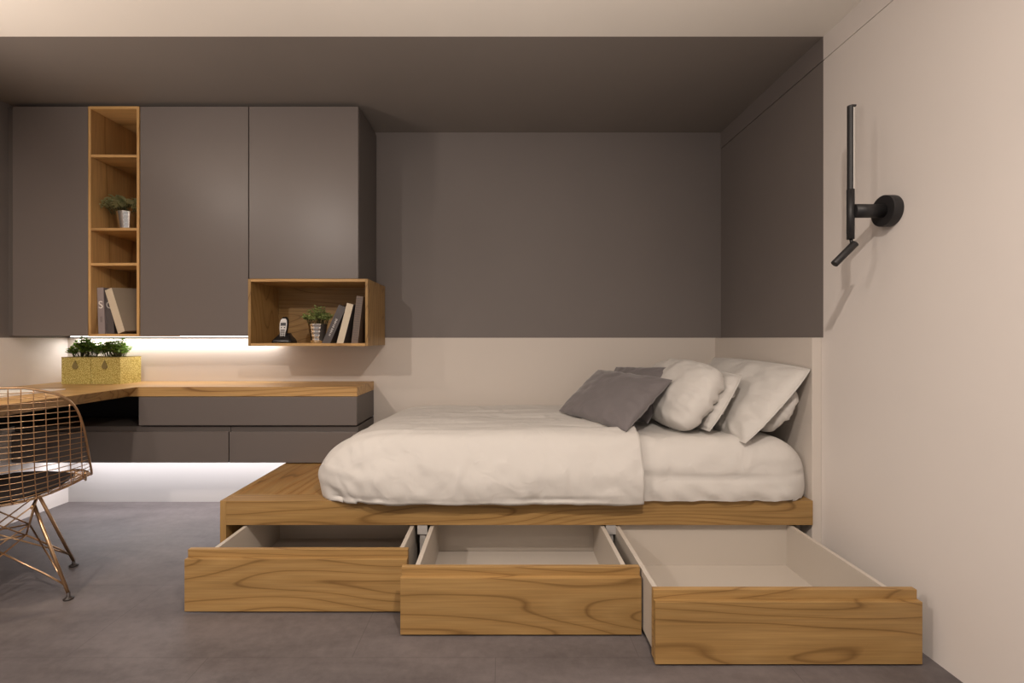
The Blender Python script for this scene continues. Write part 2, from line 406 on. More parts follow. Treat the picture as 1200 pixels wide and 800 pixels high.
# support panel of the return, off to the left
def base_unit(name, x0, x1, z0, z1, label, group, recess=True):
    b = ((x0+x1)/2, (YD+YB)/2, z0)
    t = thing(name, label, 'cabinet', b, group=group)
    obj('body', boxes((x0, x1, YD+0.021, YB-0.007, z0+0.002, z1-0.001)), lacquer_body, t, b)
    obj('drawer_front', boxes((x0+0.0015, x1-0.0015, YD+0.001, YD+0.020, z0, z1-(0.028 if recess else 0.002))), lacquer, t, b, bevel=0.0012)
    return t
base_unit('base_cabinet', -1.997, -0.797, 0.540, 0.699, 'wide upper dark drawer cabinet directly under the worktop', None, recess=False)
base_unit('base_cabinet', XL+0.003, -1.5015, 0.335, 0.532, 'lower dark base cabinet on the left, reaching the left wall under the desk', 'lower base cabinets')
base_unit('base_cabinet', -1.4985, -0.797, 0.335, 0.532, 'lower dark base cabinet on the right, above the end of the bed platform', 'lower base cabinets')
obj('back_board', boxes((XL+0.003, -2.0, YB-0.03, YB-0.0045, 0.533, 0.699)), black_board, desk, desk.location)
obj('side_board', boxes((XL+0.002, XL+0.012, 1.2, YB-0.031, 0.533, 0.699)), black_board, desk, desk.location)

# ------------------------------------------------------------------ bed platform with three open drawers
px0, px1, pz1 = -1.197, 1.322, 0.329
YPB = YB-0.010
base = ((px0+px1)/2, 2.5, 0)
bed = thing('bed_platform', 'long oak bed platform with three drawers pulled out along its front', 'bed', base)
obj('front_rail', boxes((px0+0.026, px1, YN, YN+0.085, 0.226, pz1)), wood_x, bed, base, bevel=0.001)
obj('top_board', boxes((px0+0.026, px1, YN+0.0855, YPB, pz1-0.028, pz1)), wood_diag, bed, base)
obj('side_panel', boxes((px0, px0+0.0255, YN, YPB, 0.0, pz1)), wood_z, bed, base, bevel=0.001)
obj('side_panel', boxes((px1-0.02, px1, YN+0.086, YPB, 0.0, pz1-0.029)), melamine, bed, base)
for xd in (-0.338, 0.464):
    obj('divider', boxes((xd-0.012, xd+0.012, YN+0.012, YPB, 0.0, pz1-0.104)), grey_divider, bed, base)
    obj('runner_cap', boxes((xd-0.021, xd+0.021, YN+0.004, YN+0.012, 0.185, 0.2255)), grey_divider, bed, base)
obj('back_panel', boxes((px0+0.027, px1-0.021, YPB-0.02, YPB-0.001, 0.0, pz1-0.029)), lacquer_body, bed, base)
def drawer(fx0, fx1, bx0, bx1, yf, yb):
    th = 0.016; zt = 0.219; zf = 0.040
    bm = new_bm()
    ys = yf+0.040
    box(bm, bx0, bx0+th, ys, yb, 0.020, zt); box(bm, bx1-th, bx1, ys, yb, 0.020, zt)
    box(bm, bx0+th, bx1-th, yb-th, yb, 0.020, zt)
    box(bm, bx0+th, bx1-th, ys, yb-th, zf-0.01, zf)
    d = obj('drawer', bm, melamine, bed, base)
    obj('drawer_front', boxes((fx0, fx1, yf, yf+0.0195, 0.006, 0.200)), wood_x, d, base, bevel=0.0012)
    obj('inner_front', boxes((fx0, fx1, yf+0.020, yf+0.0395, 0.012, 0.228)), wood_x, d, base, bevel=0.0012)
drawer(-1.177, -0.352, -1.100, -0.374, 1.793, 2.38)
drawer(-0.347, 0.478, -0.305, 0.437, 1.653, 2.24)
drawer(0.4775, 1.308, 0.485, 1.243, 1.503, 2.10)

# ------------------------------------------------------------------ bedding
def fb(p, s, a):
    return noise.noise(Vector(p)*s)*a
def rbox(x0, x1, y0, y1, z0, z1, rx, ry, rz, step=0.012, disp=None, nobottom=False):
    """rounded box; radii per axis; points from an even cube grid"""
    bm = new_bm()
    c = Vector(((x0+x1)/2, (y0+y1)/2, (z0+z1)/2)); h = Vector(((x1-x0)/2, (y1-y0)/2, (z1-z0)/2))
    n = [max(2, int(2*h[i]/step)) for i in range(3)]
    r = (rx, ry, rz); vd = {}
    def vert(i, j, k):
        key = (i, j, k)
        if key in vd: return vd[key]
        p = Vector((-h[0]+2*h[0]*i/n[0], -h[1]+2*h[1]*j/n[1], -h[2]+2*h[2]*k/n[2]))
        inn = Vector([max(-(h[a]-r[a]), min(h[a]-r[a], p[a])) for a in range(3)])
        d = Vector([(p[a]-inn[a])/r[a] for a in range(3)])
        if d.length > 1e-9: d = d.normalized()
        q = inn + Vector([d[a]*r[a] for a in range(3)])
        q += c
        if disp: q = disp(q, d)
        v = bm.verts.new(q); vd[key] = v; return v
    def face(a):
        f = bm.faces.new(a); f.smooth = True
    for i in range(n[0]):
        for j in range(n[1]):
            face([vert(i, j, n[2]), vert(i+1, j, n[2]), vert(i+1, j+1, n[2]), vert(i, j+1, n[2])])
            if not nobottom: face([vert(i, j+1, 0), vert(i+1, j+1, 0), vert(i+1, j, 0), vert(i, j, 0)])
    for i in range(n[0]):
        for k in range(n[2]):
            face([vert(i, 0, k), vert(i+1, 0, k), vert(i+1, 0, k+1), vert(i, 0, k+1)])
            face([vert(i, n[1], k+1), vert(i+1, n[1], k+1), vert(i+1, n[1], k), vert(i, n[1], k)])
    for j in range(n[1]):
        for k in range(n[2]):
            face([vert(0, j, k+1), vert(0, j+1, k+1), vert(0, j+1, k), vert(0, j, k)])
            face([vert(n[0], j, k), vert(n[0], j+1, k), vert(n[0], j+1, k+1), vert(n[0], j, k+1)])
    return bm
def gs(x, c, w): return math.exp(-((x-c)/w)**2)
def d_matt(q, d):
    x, y, z = q
    front = max(0.0, -d[1]); upz = max(0.0, d[2])
    # quilting seam running along the front and the small puckers under it
    y += 0.010*gs(z, 0.437+0.006*math.sin(x*5), 0.007)*front
    low = max(0.0, min(1.0, (0.44-z)/0.05))
    y -= front*(0.004*math.sin((x+z*0.9)*58 + 3*noise.noise(Vector((x*6, z*6, 0))))*low + 0.010*low)
    y -= front*fb((x*1.0, 0, z*2.0), 9, 0.006)
    z += upz*(fb((x, y, 3), 5, 0.008) + fb((x*2.2+y, y*0.8, 1), 9, 0.005))
    if z < 0.345: z += 0.006*noise.noise(Vector((x*22, 1, 1)))+0.003
    return Vector((x, y, z))
matt_bm = rbox(-0.40, 1.326, 2.040, 2.995, 0.215, 0.587, 0.17, 0.10, 0.16, 0.014, d_matt)
for f in [f for f in matt_bm.faces if f.calc_center_median().z < 0.333]: matt_bm.faces.remove(f)
for v in [v for v in matt_bm.verts if not v.link_faces]: matt_bm.verts.remove(v)
for v in matt_bm.verts:
    v.co.z = max(v.co.z, 0.3315)
mattress = obj('mattress', matt_bm, white_cotton, None, (0.33, 2.52, 0.332))
tag(mattress, 'thick single mattress in a white quilted cover on the oak bed platform', 'mattress')

def d_duv(q, d):
    x, y, z = q
    front = max(0.0, -d[1]); upz = max(0.0, d[2]); foot = max(0.0, -d[0])
    fk = min(1.0, max(0.0, (-0.30-x)/0.35))
    z += upz*(fb((x*0.7, y*3.0, 0), 3.2, 0.009) + fb((x*0.8, y*8, 7), 4, 0.005))
    z += 0.006*gs(y, 2.135+0.01*math.sin(x*4), 0.012)*upz
    wr = fb((x*0.8+z*0.8, 2, z*1.2-x*0.5), 7, 0.010+0.010*fk) + fb((x*1.6+z*1.1, 5, z*0.9-x*0.6), 16, 0.004+0.007*fk)
    y -= front*(wr + 0.012*gs(z, 0.42, 0.09))
    y += 0.007*gs(z, 0.349+0.004*math.sin(x*7), 0.004)*front
    x -= foot*(fb((y*1.2, z*0.7, 1), 10, 0.020) + fb((y, z*0.5, 4), 24, 0.008))
    if z < 0.36:
        z += fb((x*1.0, y*1.0, 9), 7, 0.010)*min(1, (0.36-z)/0.03)
    return Vector((x, y, z))
duv = rbox(-0.785, 0.90, 2.014, 3.000, 0.180, 0.606, 0.31, 0.11, 0.20, 0.0115, d_duv, True)
for v in duv.verts:
    x, y, z = v.co
    # straight cut end towards the pillows
    if x > 0.395:
        pass
for f in [f for f in duv.faces if f.calc_center_median().x > 0.585 or f.calc_center_median().z < 0.331]: duv.faces.remove(f)
for v in [v for v in duv.verts if not v.link_faces]: duv.verts.remove(v)
for v in duv.verts:
    x, y, z = v.co
    # foot corner: away from the front rail the duvet lies ON the platform, it hangs over it only in front
    if y > YN-0.004 and z < 0.3335: v.co.z = 0.3335 + 0.002*noise.noise(Vector((x*30, y*30, 0)))
    # back foot corner slopes lower than the front one
    if x < -0.25 and z > 0.35:
        k = min(1, (-0.25-x)/0.5)*max(0, (y-2.2)/0.8)
        v.co.z = z - k*k*0.05
o = obj('duvet', duv, white_cotton, None, (-0.1, 2.5, 0.3335))
tag(o, 'white duvet spread over the foot half of the bed, hanging over the platform edge', 'duvet')
md = o.modifiers.new('solid', 'SOLIDIFY'); md.thickness = 0.012; md.offset = 1

def pillow(name, TL, TR, BR, BL, thick, mat, label, cat, group, n=44, pinch=0.045, wr=0.006, wf=14, seed=0, flange=0.0, sag=0.0, pw=0.42, cr=0.04):
    """cushion stretched between four world corners, bulging both ways along its normal"""
    TL, TR, BR, BL = map(Vector, (TL, TR, BR, BL))
    nrm = ((TR-BL).cross(TL-BR)).normalized()
    c0 = (TL+TR+BR+BL)/4
    if nrm.dot(Vector((0, 0, CH))-c0) < 0: nrm = -nrm
    bm = new_bm(); g = {}
    for side in (1, -1):
        for i in range(n+1):
            for j in range(n+1):
                edge = i in (0, n) or j in (0, n)
                if side == -1 and edge: g[side, i, j] = g[1, i, j]; continue
                u = -math.cos(PI*i/n) if True else 0; v = -math.cos(PI*j/n)
                u = 0.5*u + 0.5*(2*i/n-1); v = 0.5*v + 0.5*(2*j/n-1)
                k4 = 1-cr*(abs(u*v))**2.5; pu = u*(1-pinch*(1-v*v))*k4; pv = v*(1-pinch*(1-u*u))*k4
                a, b = (pu+1)/2, (pv+1)/2
                p = TL*(1-a)*b + TR*a*b + BR*a*(1-b) + BL*(1-a)*(1-b)
                uu, vv = abs(u)/(1-flange), abs(v)/(1-flange)
                h = 0.0
                if uu < 1 and vv < 1: h = ((1-uu**2.2)*(1-vv**2.2))**pw
                w_ = noise.noise(Vector((u*1.1*wf/4+seed, v*wf/4*1.1, side*3)))*wr
                er = math.exp(-((1-max(abs(u), abs(v)))/0.28)**2)
                ang = math.atan2(v, u)
                w_ += wr*1.6*er*noise.noise(Vector((math.cos(ang)*7+seed, math.sin(ang)*7, side*2)))*min(1, h*2.5)
                w_ += noise.noise(Vector((u*wf/1.4+seed, v*wf/1.4, 5)))*wr*0.35
                q = p + nrm*(side*(h*thick/2+0.0015) + w_*min(1, h*3) + sag*(u*u-0.3)*0.5)
                g[side, i, j] = bm.verts.new(q)
    for side in (1, -1):
        for i in range(n):
            for j in range(n):
                vs_ = [g[side, i, j], g[side, i+1, j], g[side, i+1, j+1], g[side, i, j+1]]
                f = bm.faces.new(vs_ if side == 1 else vs_[::-1]); f.smooth = True
    zmin = min(v.co.z for v in bm.verts)
    o = obj(name, bm, mat, None, (c0.x, c0.y, zmin), smooth=True)
    tag(o, label, cat, group)
    return o
pillow('cushion', (0.55, 2.76, 0.838), (0.815, 2.30, 0.820), (0.538, 2.085, 0.616), (0.300, 2.555, 0.634), 0.12, grey_velvet,
       'front grey velvet cushion with a flat piped edge, leaning nearest the duvet', 'cushion', 'grey velvet cushions', pinch=0.05, seed=2, pw=0.5, cr=0.0)
pillow('cushion', (0.665, 2.81, 0.852), (0.893, 2.46, 0.872), (0.705, 2.33, 0.606), (0.50, 2.70, 0.606), 0.10, grey_velvet,
       'grey velvet cushion half hidden behind the front grey cushion', 'cushion', 'grey velvet cushions', pinch=0.05, seed=7, pw=0.5, cr=0.0)
pillow('pillow', (0.93, 2.80, 0.885), (1.02, 2.19, 0.885), (0.80, 2.10, 0.604), (0.76, 2.70, 0.612), 0.20, white_cotton,
       'plump front white pillow leaning right behind the grey cushions', 'pillow', 'white pillows', pinch=-0.04, wr=0.009, seed=5, pw=0.42, cr=0.12)
pillow('pillow', (1.04, 2.80, 0.865), (1.090, 2.17, 0.855), (0.915, 2.12, 0.602), (0.90, 2.72, 0.604), 0.08, white_cotton,
       'white pillow squeezed behind the plump front pillow, only its crumpled edge showing', 'pillow', 'white pillows', pinch=-0.02, wr=0.014, seed=9, flange=0.08)
pillow('pillow', (1.25, 2.86, 0.915), (1.332, 2.040, 0.896), (1.025, 2.03, 0.560), (1.02, 2.76, 0.604), 0.13, white_cotton,
       'large white pillow with wide flat hem, pointed upper corner near the right wall', 'pillow', 'white pillows', pinch=0.0, wr=0.012, seed=13, flange=0.07, cr=0.06)
pillow('pillow', (1.30, 2.84, 0.86), (1.302, 2.09, 0.80), (1.16, 2.09, 0.600), (1.14, 2.76, 0.604), 0.10, white_cotton,
       'rearmost white pillow against the headboard panel, peeking out behind the hemmed pillow', 'pillow', 'white pillows', pinch=-0.05, wr=0.008, seed=21, pw=0.35, cr=0.12)

# ------------------------------------------------------------------ wall lamp
lx, ly, lz = XR, 1.694, 1.465
base = (lx, ly, lz)
lamp = thing('wall_lamp', 'black wall lamp with a tall slim bar and tilted spot head on right wall', 'lamp', base)
def cyl(p0, p1, r, n=32):
    bm = new_bm(); tube(bm, [p0, p1], r, n); return bm
sx = 1.222
obj('rosette', cyl((lx-0.033, ly, lz), (lx-0.0005, ly, lz), 0.054, 48), black_metal, lamp, base, bevel=0.001)
obj('arm', cyl((sx+0.008, ly, lz), (lx-0.0325, ly, lz), 0.0235, 32), black_metal, lamp, base)
obj('stem', cyl((sx, ly, 1.366), (sx, ly, 1.54), 0.0120, 24), black_metal, lamp, base)
bm = new_bm()
for k in range(1):
    pts = []
    nseg = 14
    ring0, ring1 = [], []
    for i in range(nseg+1):
        a = PI/2 + PI*i/nseg
        ring0.append(bm.verts.new((sx+0.0015+0.0118*math.cos(a), ly+0.0118*math.sin(a), 1.5405)))
        ring1.append(bm.verts.new((sx+0.0015+0.0118*math.cos(a), ly+0.0118*math.sin(a), 1.833)))
    for i in range(nseg): bm.faces.new((ring0[i], ring0[i+1], ring1[i+1], ring1[i]))
    bm.faces.new((ring0[-1], ring0[0], ring1[0], ring1[-1])); bm.faces.new(ring1[::-1]); bm.faces.new(ring0)
box(bm, sx+0.0015, sx+0.0120, ly-0.0115, ly+0.0115, 1.827, 1.833)
obj('light_bar', bm, black_metal, lamp, base)
o = obj('diffuser', boxes((sx+0.0018, sx+0.0085, ly-0.009, ly+0.009, 1.5410, 1.8265)), diffuser, lamp, base, bevel=0.002); o['label'] = 'white strip diffuser facing the wall'
obj('joint', cyl((sx+0.001, ly, 1.367), (sx+0.005, ly, 1.350), 0.0055, 16), black_metal, lamp, base)
obj('spot_head', cyl((sx+0.0155, ly, 1.3515), (sx-0.057, ly, 1.279), 0.0125, 28), black_metal, lamp, base, bevel=0.0006)

# ------------------------------------------------------------------ wire chair
def interp(tab, v):
    # smooth (Catmull-Rom) interpolation of a table of tuples: first column is the key
    for i in range(len(tab)-1):
        if tab[i][0] <= v <= tab[i+1][0] or i == len(tab)-2:
            a, b = tab[i], tab[i+1]
            p = tab[i-1] if i > 0 else a; q = tab[i+2] if i+2 < len(tab) else b
            t = (v-a[0])/(b[0]-a[0]); out = []
            for k in range(1, len(a)):
                ma = (b[k]-p[k])/(b[0]-p[0])*(b[0]-a[0]); mb = (q[k]-a[k])/(q[0]-a[0])*(b[0]-a[0])
                t2, t3 = t*t, t*t*t
                out.append((2*t3-3*t2+1)*a[k]+(t3-2*t2+t)*ma+(-2*t3+3*t2)*b[k]+(t3-t2)*mb)
            return out
# v, y, z, half width, rim forward, rim up
PROF = [(0.00, -0.262, 0.842, 0.075, 0.010, -0.004), (0.04, -0.258, 0.812, 0.155, 0.020, 0.0), (0.10, -0.254, 0.765, 0.205, 0.035, 0.0),
        (0.20, -0.248, 0.680, 0.232, 0.065, 0.0), (0.32, -0.238, 0.580, 0.245, 0.100, 0.0), (0.42, -0.222, 0.490, 0.252, 0.135, 0.015),
        (0.50, -0.185, 0.420, 0.256, 0.145, 0.040), (0.58, -0.120, 0.388, 0.255, 0.125, 0.050), (0.70, -0.020, 0.384, 0.248, 0.070, 0.045),
        (0.84, 0.110, 0.398, 0.232, 0.020, 0.030), (0.94, 0.195, 0.415, 0.190, -0.005, 0.012), (1.00, 0.225, 0.415, 0.100, -0.005, 0.0)]
def shell(v, x=None, u=None, lift=0.0):
    y, z, w_, a, b = interp(PROF, v)
    if u is None: u = x/w_
    k = abs(u)**2.1
    return Vector((u*w_, y+a*k, z+b*k+lift))
def HW(v): return interp(PROF, v)[2]
cf = Vector((-0.63, 0.776)); cc = (-1.952, 1.907, 0)
rotz = math.atan2(cf[1], cf[0]) - PI/2
chair = thing('wire_chair', 'copper wire shell chair with a black seat pad, drawn up to the desk', 'chair', cc, (0, 0, rotz))
bm = new_bm()
for k in range(-7, 8):
    x = k*0.0325; vsn = [i/60 for i in range(61) if HW(i/60) > abs(x)+0.001]
    tube(bm, [shell(v, x=x) for v in vsn], 0.0019, 5)
obj('upright_wires', bm, copper, chair)
bm = new_bm()
nv = 38
for i in range(1, nv):
    v = i/nv
    tube(bm, [shell(v, u=-1+2*j/20) for j in range(21)], 0.0016, 5)
obj('cross_wires', bm, copper, chair)
def rimpath(off=0.0, drop=0.0):
    p = [shell(i/48, u=1.0) for i in range(49)] + [shell(1.0, u=1-2*j/8) for j in range(1, 8)] + [shell(1-i/48, u=-1.0) for i in range(49)] + [shell(0, u=-1+2*j/8) for j in range(1, 8)]
    return [q*(1+off)+Vector((0, 0, drop)) if off else q for q in p]
bm = new_bm()
rp = rimpath(); tube(bm, rp+[rp[0]], 0.0042, 8, cap=False)
obj('rim', bm, copper, chair)
bm = new_bm()
lo = [shell(0.46+0.54*i/30, u=0.93) + Vector((0, 0, -0.012)) for i in range(31)] + [shell(1.0, u=0.93-1.86*j/8)+Vector((0, 0, -0.012)) for j in range(1, 8)] + [shell(1.0-0.54*i/30, u=-0.93) + Vector((0, 0, -0.012)) for i in range(31)]
tube(bm, lo, 0.0030, 6); obj('under_rim', bm, copper, chair)
# seat pad
bm = new_bm(); nr, na = 12, 48; prev = {}
def padpt(r, a, side):
    v = 0.75 + 0.215*r*math.sin(a); u = 0.80*r*math.cos(a)
    h = (1-r**5)**0.5*0.014 if r < 1 else 0
    p = shell(v, u=u, lift=0.022)
    return p + Vector((0, 0, side*h + (0.002*math.sin(a*9) if 0.3 < r < 0.9 else 0)))
for side in (1, -1):
    cen = bm.verts.new(padpt(0, 0, side)); last = None
    for ir in range(1, nr+1):
        r = (ir/nr)**0.7
        if ir == nr and side == -1: ring = outer
        else: ring = [bm.verts.new(padpt(r, 2*PI*k/na, side)) for k in range(na)]
        if ir == nr and side == 1: outer = ring
        for k in range(na):
            k2 = (k+1) % na
            if last is None: f = bm.faces.new((cen, ring[k], ring[k2]))
            else: f = bm.faces.new((last[k], ring[k], ring[k2], last[k2]))
            f.smooth = True
        last = ring
o = obj('seat_pad', bm, leather, chair); o['label'] = 'black leather seat pad'
# base
FX, FYf, FYr = 0.190, 0.178, -0.178
mounts = {(1, 1): (0.085, 0.060, 0.372), (-1, 1): (-0.085, 0.060, 0.372), (1, -1): (0.085, -0.085, 0.366), (-1, -1): (-0.085, -0.085, 0.366)}
ring = {(1, 1): (0.060, 0.055, 0.255), (-1, 1): (-0.060, 0.055, 0.255), (1, -1): (0.060, -0.055, 0.245), (-1, -1): (-0.060, -0.055, 0.245)}
for key in mounts:
    sx_, sy_ = key
    f = Vector((FX*sx_, FYf if sy_ > 0 else FYr, 0.022)); mt = Vector(mounts[key])
    bm = new_bm(); tube(bm, [mt, mt.lerp(f, 0.5), f], 0.0060, 8)
    lg = obj('leg', bm, copper, chair)
    bm = new_bm(); r1 = Vector(ring[(-sx_, sy_)]); r2 = Vector(ring[(sx_, -sy_)])
    fa = f.lerp(mt, 0.10)
    tube(bm, [r2, fa.lerp(r2, 0.25)+Vector((0, 0, 0.004)), fa], 0.0034, 6)
    tube(bm, [r1, fa.lerp(r1, 0.25)+Vector((0, 0, 0.004)), fa], 0.0034, 6)
    obj('leg_strut', bm, copper, lg)
    bm = new_bm(); lathe(bm, [(0.0165, 0.001), (0.0175, 0.005), (0.010, 0.009), (0.0065, 0.013), (0.006, 0.028)], 20, (f.x, f.y, 0))
    obj('glide', bm, dark_rubber, lg)
bm = new_bm()
rk = [(1, 1), (-1, 1), (-1, -1), (1, -1)]
pts = [Vector(ring[k]) for k in rk]; tube(bm, pts+[pts[0]], 0.0034, 6)
for k in rk:
    for other in ((-k[0], k[1]), (k[0], -k[1])):
        tube(bm, [Vector(ring[k]), Vector(mounts[other if other[1] == k[1] else k])], 0.0030, 6)
obj('centre_brace', bm, copper, chair)
bm = new_bm()
for sx_ in (1, -1):
    tube(bm, [Vector((0.085*sx_, -0.15, 0.3725)), Vector((0.085*sx_, 0, 0.368)), Vector((0.085*sx_, 0.12, 0.384))], 0.006, 8)
obj('seat_bracket', bm, copper, chair)

# ------------------------------------------------------------------ plants
def leaf(bm, p, d, up, L, W):
    d = d.normalized(); s = d.cross(up)
    if s.length < 1e-4: s = d.orthogonal()
    s.normalize(); n = s.cross(d).normalized()
    a = bm.verts.new(p); e = bm.verts.new(p+d*L - n*L*0.12)
    m1 = bm.verts.new(p+d*L*0.5+n*L*0.05)
    l1 = bm.verts.new(p+d*L*0.35+s*W*0.5+n*L*0.14); l2 = bm.verts.new(p+d*L*0.72+s*W*0.42+n*L*0.08)
    r1 = bm.verts.new(p+d*L*0.35-s*W*0.5+n*L*0.14); r2 = bm.verts.new(p+d*L*0.72-s*W*0.42+n*L*0.08)
    for f in ((a, l1, m1), (l1, l2, m1), (l2, e, m1), (e, r2, m1), (r2, r1, m1), (r1, a, m1)):
        bm.faces.new(f).smooth = True
def foliage(parent, base, c, rx, ry, h, n, L, W, mat, seed, spread=1.0, lim=None):
    rnd = random.Random(seed); bm = new_bm(); sb = new_bm()
    c = Vector(c)
    for i in range(n):
        a = rnd.uniform(0, 2*PI); r = math.sqrt(rnd.random())
        root = c + Vector((rx*0.6*r*math.cos(a), ry*0.35*r*math.sin(a), 0))
        tip = c + Vector((rx*r*spread*math.cos(a), ry*r*spread*math.sin(a), h*(1-0.55*r*r)*rnd.uniform(0.6, 1.0)))
        if lim:
            tip.x = min(max(tip.x, lim[0]), lim[1]); tip.y = min(max(tip.y, lim[2]), lim[3])
        mid = root.lerp(tip, 0.5)+Vector((0, 0, h*0.12))
        tube(sb, [root, mid, tip], 0.0010, 4)
        for k in range(rnd.randint(6, 9)):
            t = rnd.uniform(0.35, 1.0)
            p = root.lerp(tip, t)+Vector((0, 0, h*0.12*math.sin(PI*t)))
            aa = rnd.uniform(0, 2*PI)
            d = Vector((math.cos(aa), math.sin(aa), rnd.uniform(-0.2, 0.9)))
            leaf(bm, p, d, Vector((0, 0, 1)), L*rnd.uniform(0.7, 1.15), W*rnd.uniform(0.8, 1.1))
    if lim:
        for v in bm.verts:
            v.co.x = min(max(v.co.x, lim[0]-0.0), lim[1]); v.co.y = min(max(v.co.y, lim[2]), lim[3])
    f = obj('foliage', bm, mat, parent, base)
    obj('stems', sb, stem_m, f, base)
def metal_pot(c, r0, r1, h):
    bm = new_bm()
    prof = [(r0*0.96, 0.0), (r0, 0.003)]
    for k in range(4):
        t = 0.12 + 0.2*k; r = r0+(r1-r0)*t
        prof += [(r, h*t), (r+0.0012, h*(t+0.03)), (r+0.0012, h*(t+0.07)), (r+(r1-r0)*0.1, h*(t+0.10))]
    prof += [(r1-0.001, h*0.9), (r1+0.0015, h*0.97), (r1+0.0015, h), (r1-0.002, h), (r1-0.003, h*0.88)]
    lathe(bm, prof, 36, c); return bm
# pot on the shelf column
b = (-2.100, 2.715, 1.618)
t = thing('potted_plant', 'broad-leaved small plant in a steel pot on the open shelf column', 'plant', b)
obj('pot', metal_pot(b, 0.040, 0.054, 0.105), steel, t, b)
bm = new_bm(); lathe(bm, [(0.050, 0.090), (0.047, 0.094)], 24, b); obj('soil', bm, soil, t, b)
foliage(t, b, (b[0]-0.01, b[1]-0.01, b[2]+0.092), 0.125, 0.085, 0.115, 46, 0.042, 0.020, leafB, 5, lim=(-2.224, -1.986, 2.60, 2.93))
# pot in the oak box
b = (-1.040, 2.735, bz0+bt2)
t = thing('potted_plant', 'round bushy small-leaved plant in a ribbed steel pot inside the oak box', 'plant', b)
obj('pot', metal_pot(b, 0.037, 0.052, 0.108), steel, t, b)
bm = new_bm(); lathe(bm, [(0.048, 0.094), (0.045, 0.098)], 24, b); obj('soil', bm, soil, t, b)
foliage(t, b, (b[0], b[1], b[2]+0.095), 0.082, 0.078, 0.125, 85, 0.019, 0.013, leafC, 8)
# two gold planter boxes
def planter(x0, x1, label, seed):
    y0, y1, z0, z1 = 2.812, 2.975, DZ1, 0.906
    b = ((x0+x1)/2, (y0+y1)/2, z0)
    t = thing('planter_box', label, 'planter', b, group='gold glitter planter boxes')
    bm = new_bm(); wl = 0.006
    box(bm, x0, x0+wl, y0, y1, z0, z1); box(bm, x1-wl, x1, y0, y1, z0, z1)
    box(bm, x0+wl, x1-wl, y0, y0+wl, z0, z1); box(bm, x0+wl, x1-wl, y1-wl, y1, z0, z1); box(bm, x0+wl, x1-wl, y0+wl, y1-wl, z0, z0+0.005)
    obj('box', bm, gold, t, b)
    bm = new_bm(); e = 0.0015
    box(bm, x0-0, x1+0, y0-e, y0+wl, z1, z1+0.004); box(bm, x0, x1, y1-wl, y1+e, z1, z1+0.004)
    box(bm, x0, x0+wl, y0+wl, y1-wl, z1, z1+0.004); box(bm, x1-wl, x1, y0+wl, y1-wl, z1, z1+0.004)
    obj('top_edge', bm, gold_rim, t, b)
    # drop shaped clasp
    bm = new_bm(); cx = (x0+x1)/2-0.004; cz = z1-0.050; ptsf = []
    for k in range(24):
        a = 2*PI*k/24
        rr = 0.017
        px_, pz_ = rr*math.sin(a), rr*math.cos(a)
        if pz_ > 0: px_ *= (1-pz_/rr*0.72); pz_ *= 2.0
        else: pz_ *= 1.0
        ptsf.append((cx+px_, cz+pz_))
    fr_ = [bm.verts.new((p[0], y0-0.004, p[1])) for p in ptsf]; bk = [bm.verts.new((p[0], y0-0.0003, p[1])) for p in ptsf]
    bm.faces.new(fr_)
    for k in range(24): bm.faces.new((fr_[k], bk[k], bk[(k+1) % 24], fr_[(k+1) % 24]))
    bm.faces.new(bk[::-1])
    o = obj('clasp', bm, gold_tag, t, b); o['label'] = 'olive drop-shaped clasp'
    obj('soil', boxes((x0+wl, x1-wl, y0+wl, y1-wl, z1-0.03, z1-0.015)), soil, t, b)
    foliage(t, b, ((x0+x1)/2, (y0+y1)/2-0.01, z1-0.015), 0.100, 0.075, 0.145, 110, 0.023, 0.016, leafA, seed, lim=(x0-0.004 if seed == 31 else x0+0.001, x1-0.001 if seed == 31 else x1-0.02, 2.80, 2.985))
planter(-2.560, -2.391, 'left gold glitter planter box on the desk corner, nearer the left wall', 31)
planter(-2.3895, -2.219, 'right gold glitter planter box on the desk corner, farther from the left wall', 47)

# ------------------------------------------------------------------ books
def book(label, loc, rot, t_, d_, h_, cover, spine=None, group=None, side=None, text=None, pages=bk_pages):
    """local frame: spine faces -y, thickness along x (0..t), depth along +y, height +z; origin = lower left spine corner"""
    b = thing('book', label, 'book', loc, rot, group)
    c = 0.003
    mats = [cover, spine or cover]
    bm = new_bm()
    box(bm, 0, c, 0, d_, 0, h_, 0); box(bm, t_-c, t_, 0, d_, 0, h_, 0); box(bm, c, t_-c, 0, c, 0, h_, 1)
    box(bm, 0, t_, -0.0008, 0, 0, h_, 1)
    obj('cover', bm, mats, b)
    obj('pages', boxes((c, t_-c, c, d_-0.004, 0.004, h_-0.004)), pages, b)
    return b
def text_obj(parent, s, size, loc, rot, mat, name='spine_text', ext=0.0003):
    cu = bpy.data.curves.new(name, 'FONT'); cu.body = s; cu.size = size; cu.extrude = ext; cu.align_x = 'CENTER'; cu.align_y = 'CENTER'
    tmp = bpy.data.objects.new(name, cu); COL.objects.link(tmp)
    dg = bpy.context.evaluated_depsgraph_get(); me = bpy.data.meshes.new_from_object(tmp.evaluated_get(dg))
    bpy.data.objects.remove(tmp)
    me.materials.clear(); me.materials.append(mat)
    o = bpy.data.objects.new(name, me); COL.objects.link(o); o.parent = parent; o.location = loc; o.rotation_euler = rot
    return o
R = math.radians
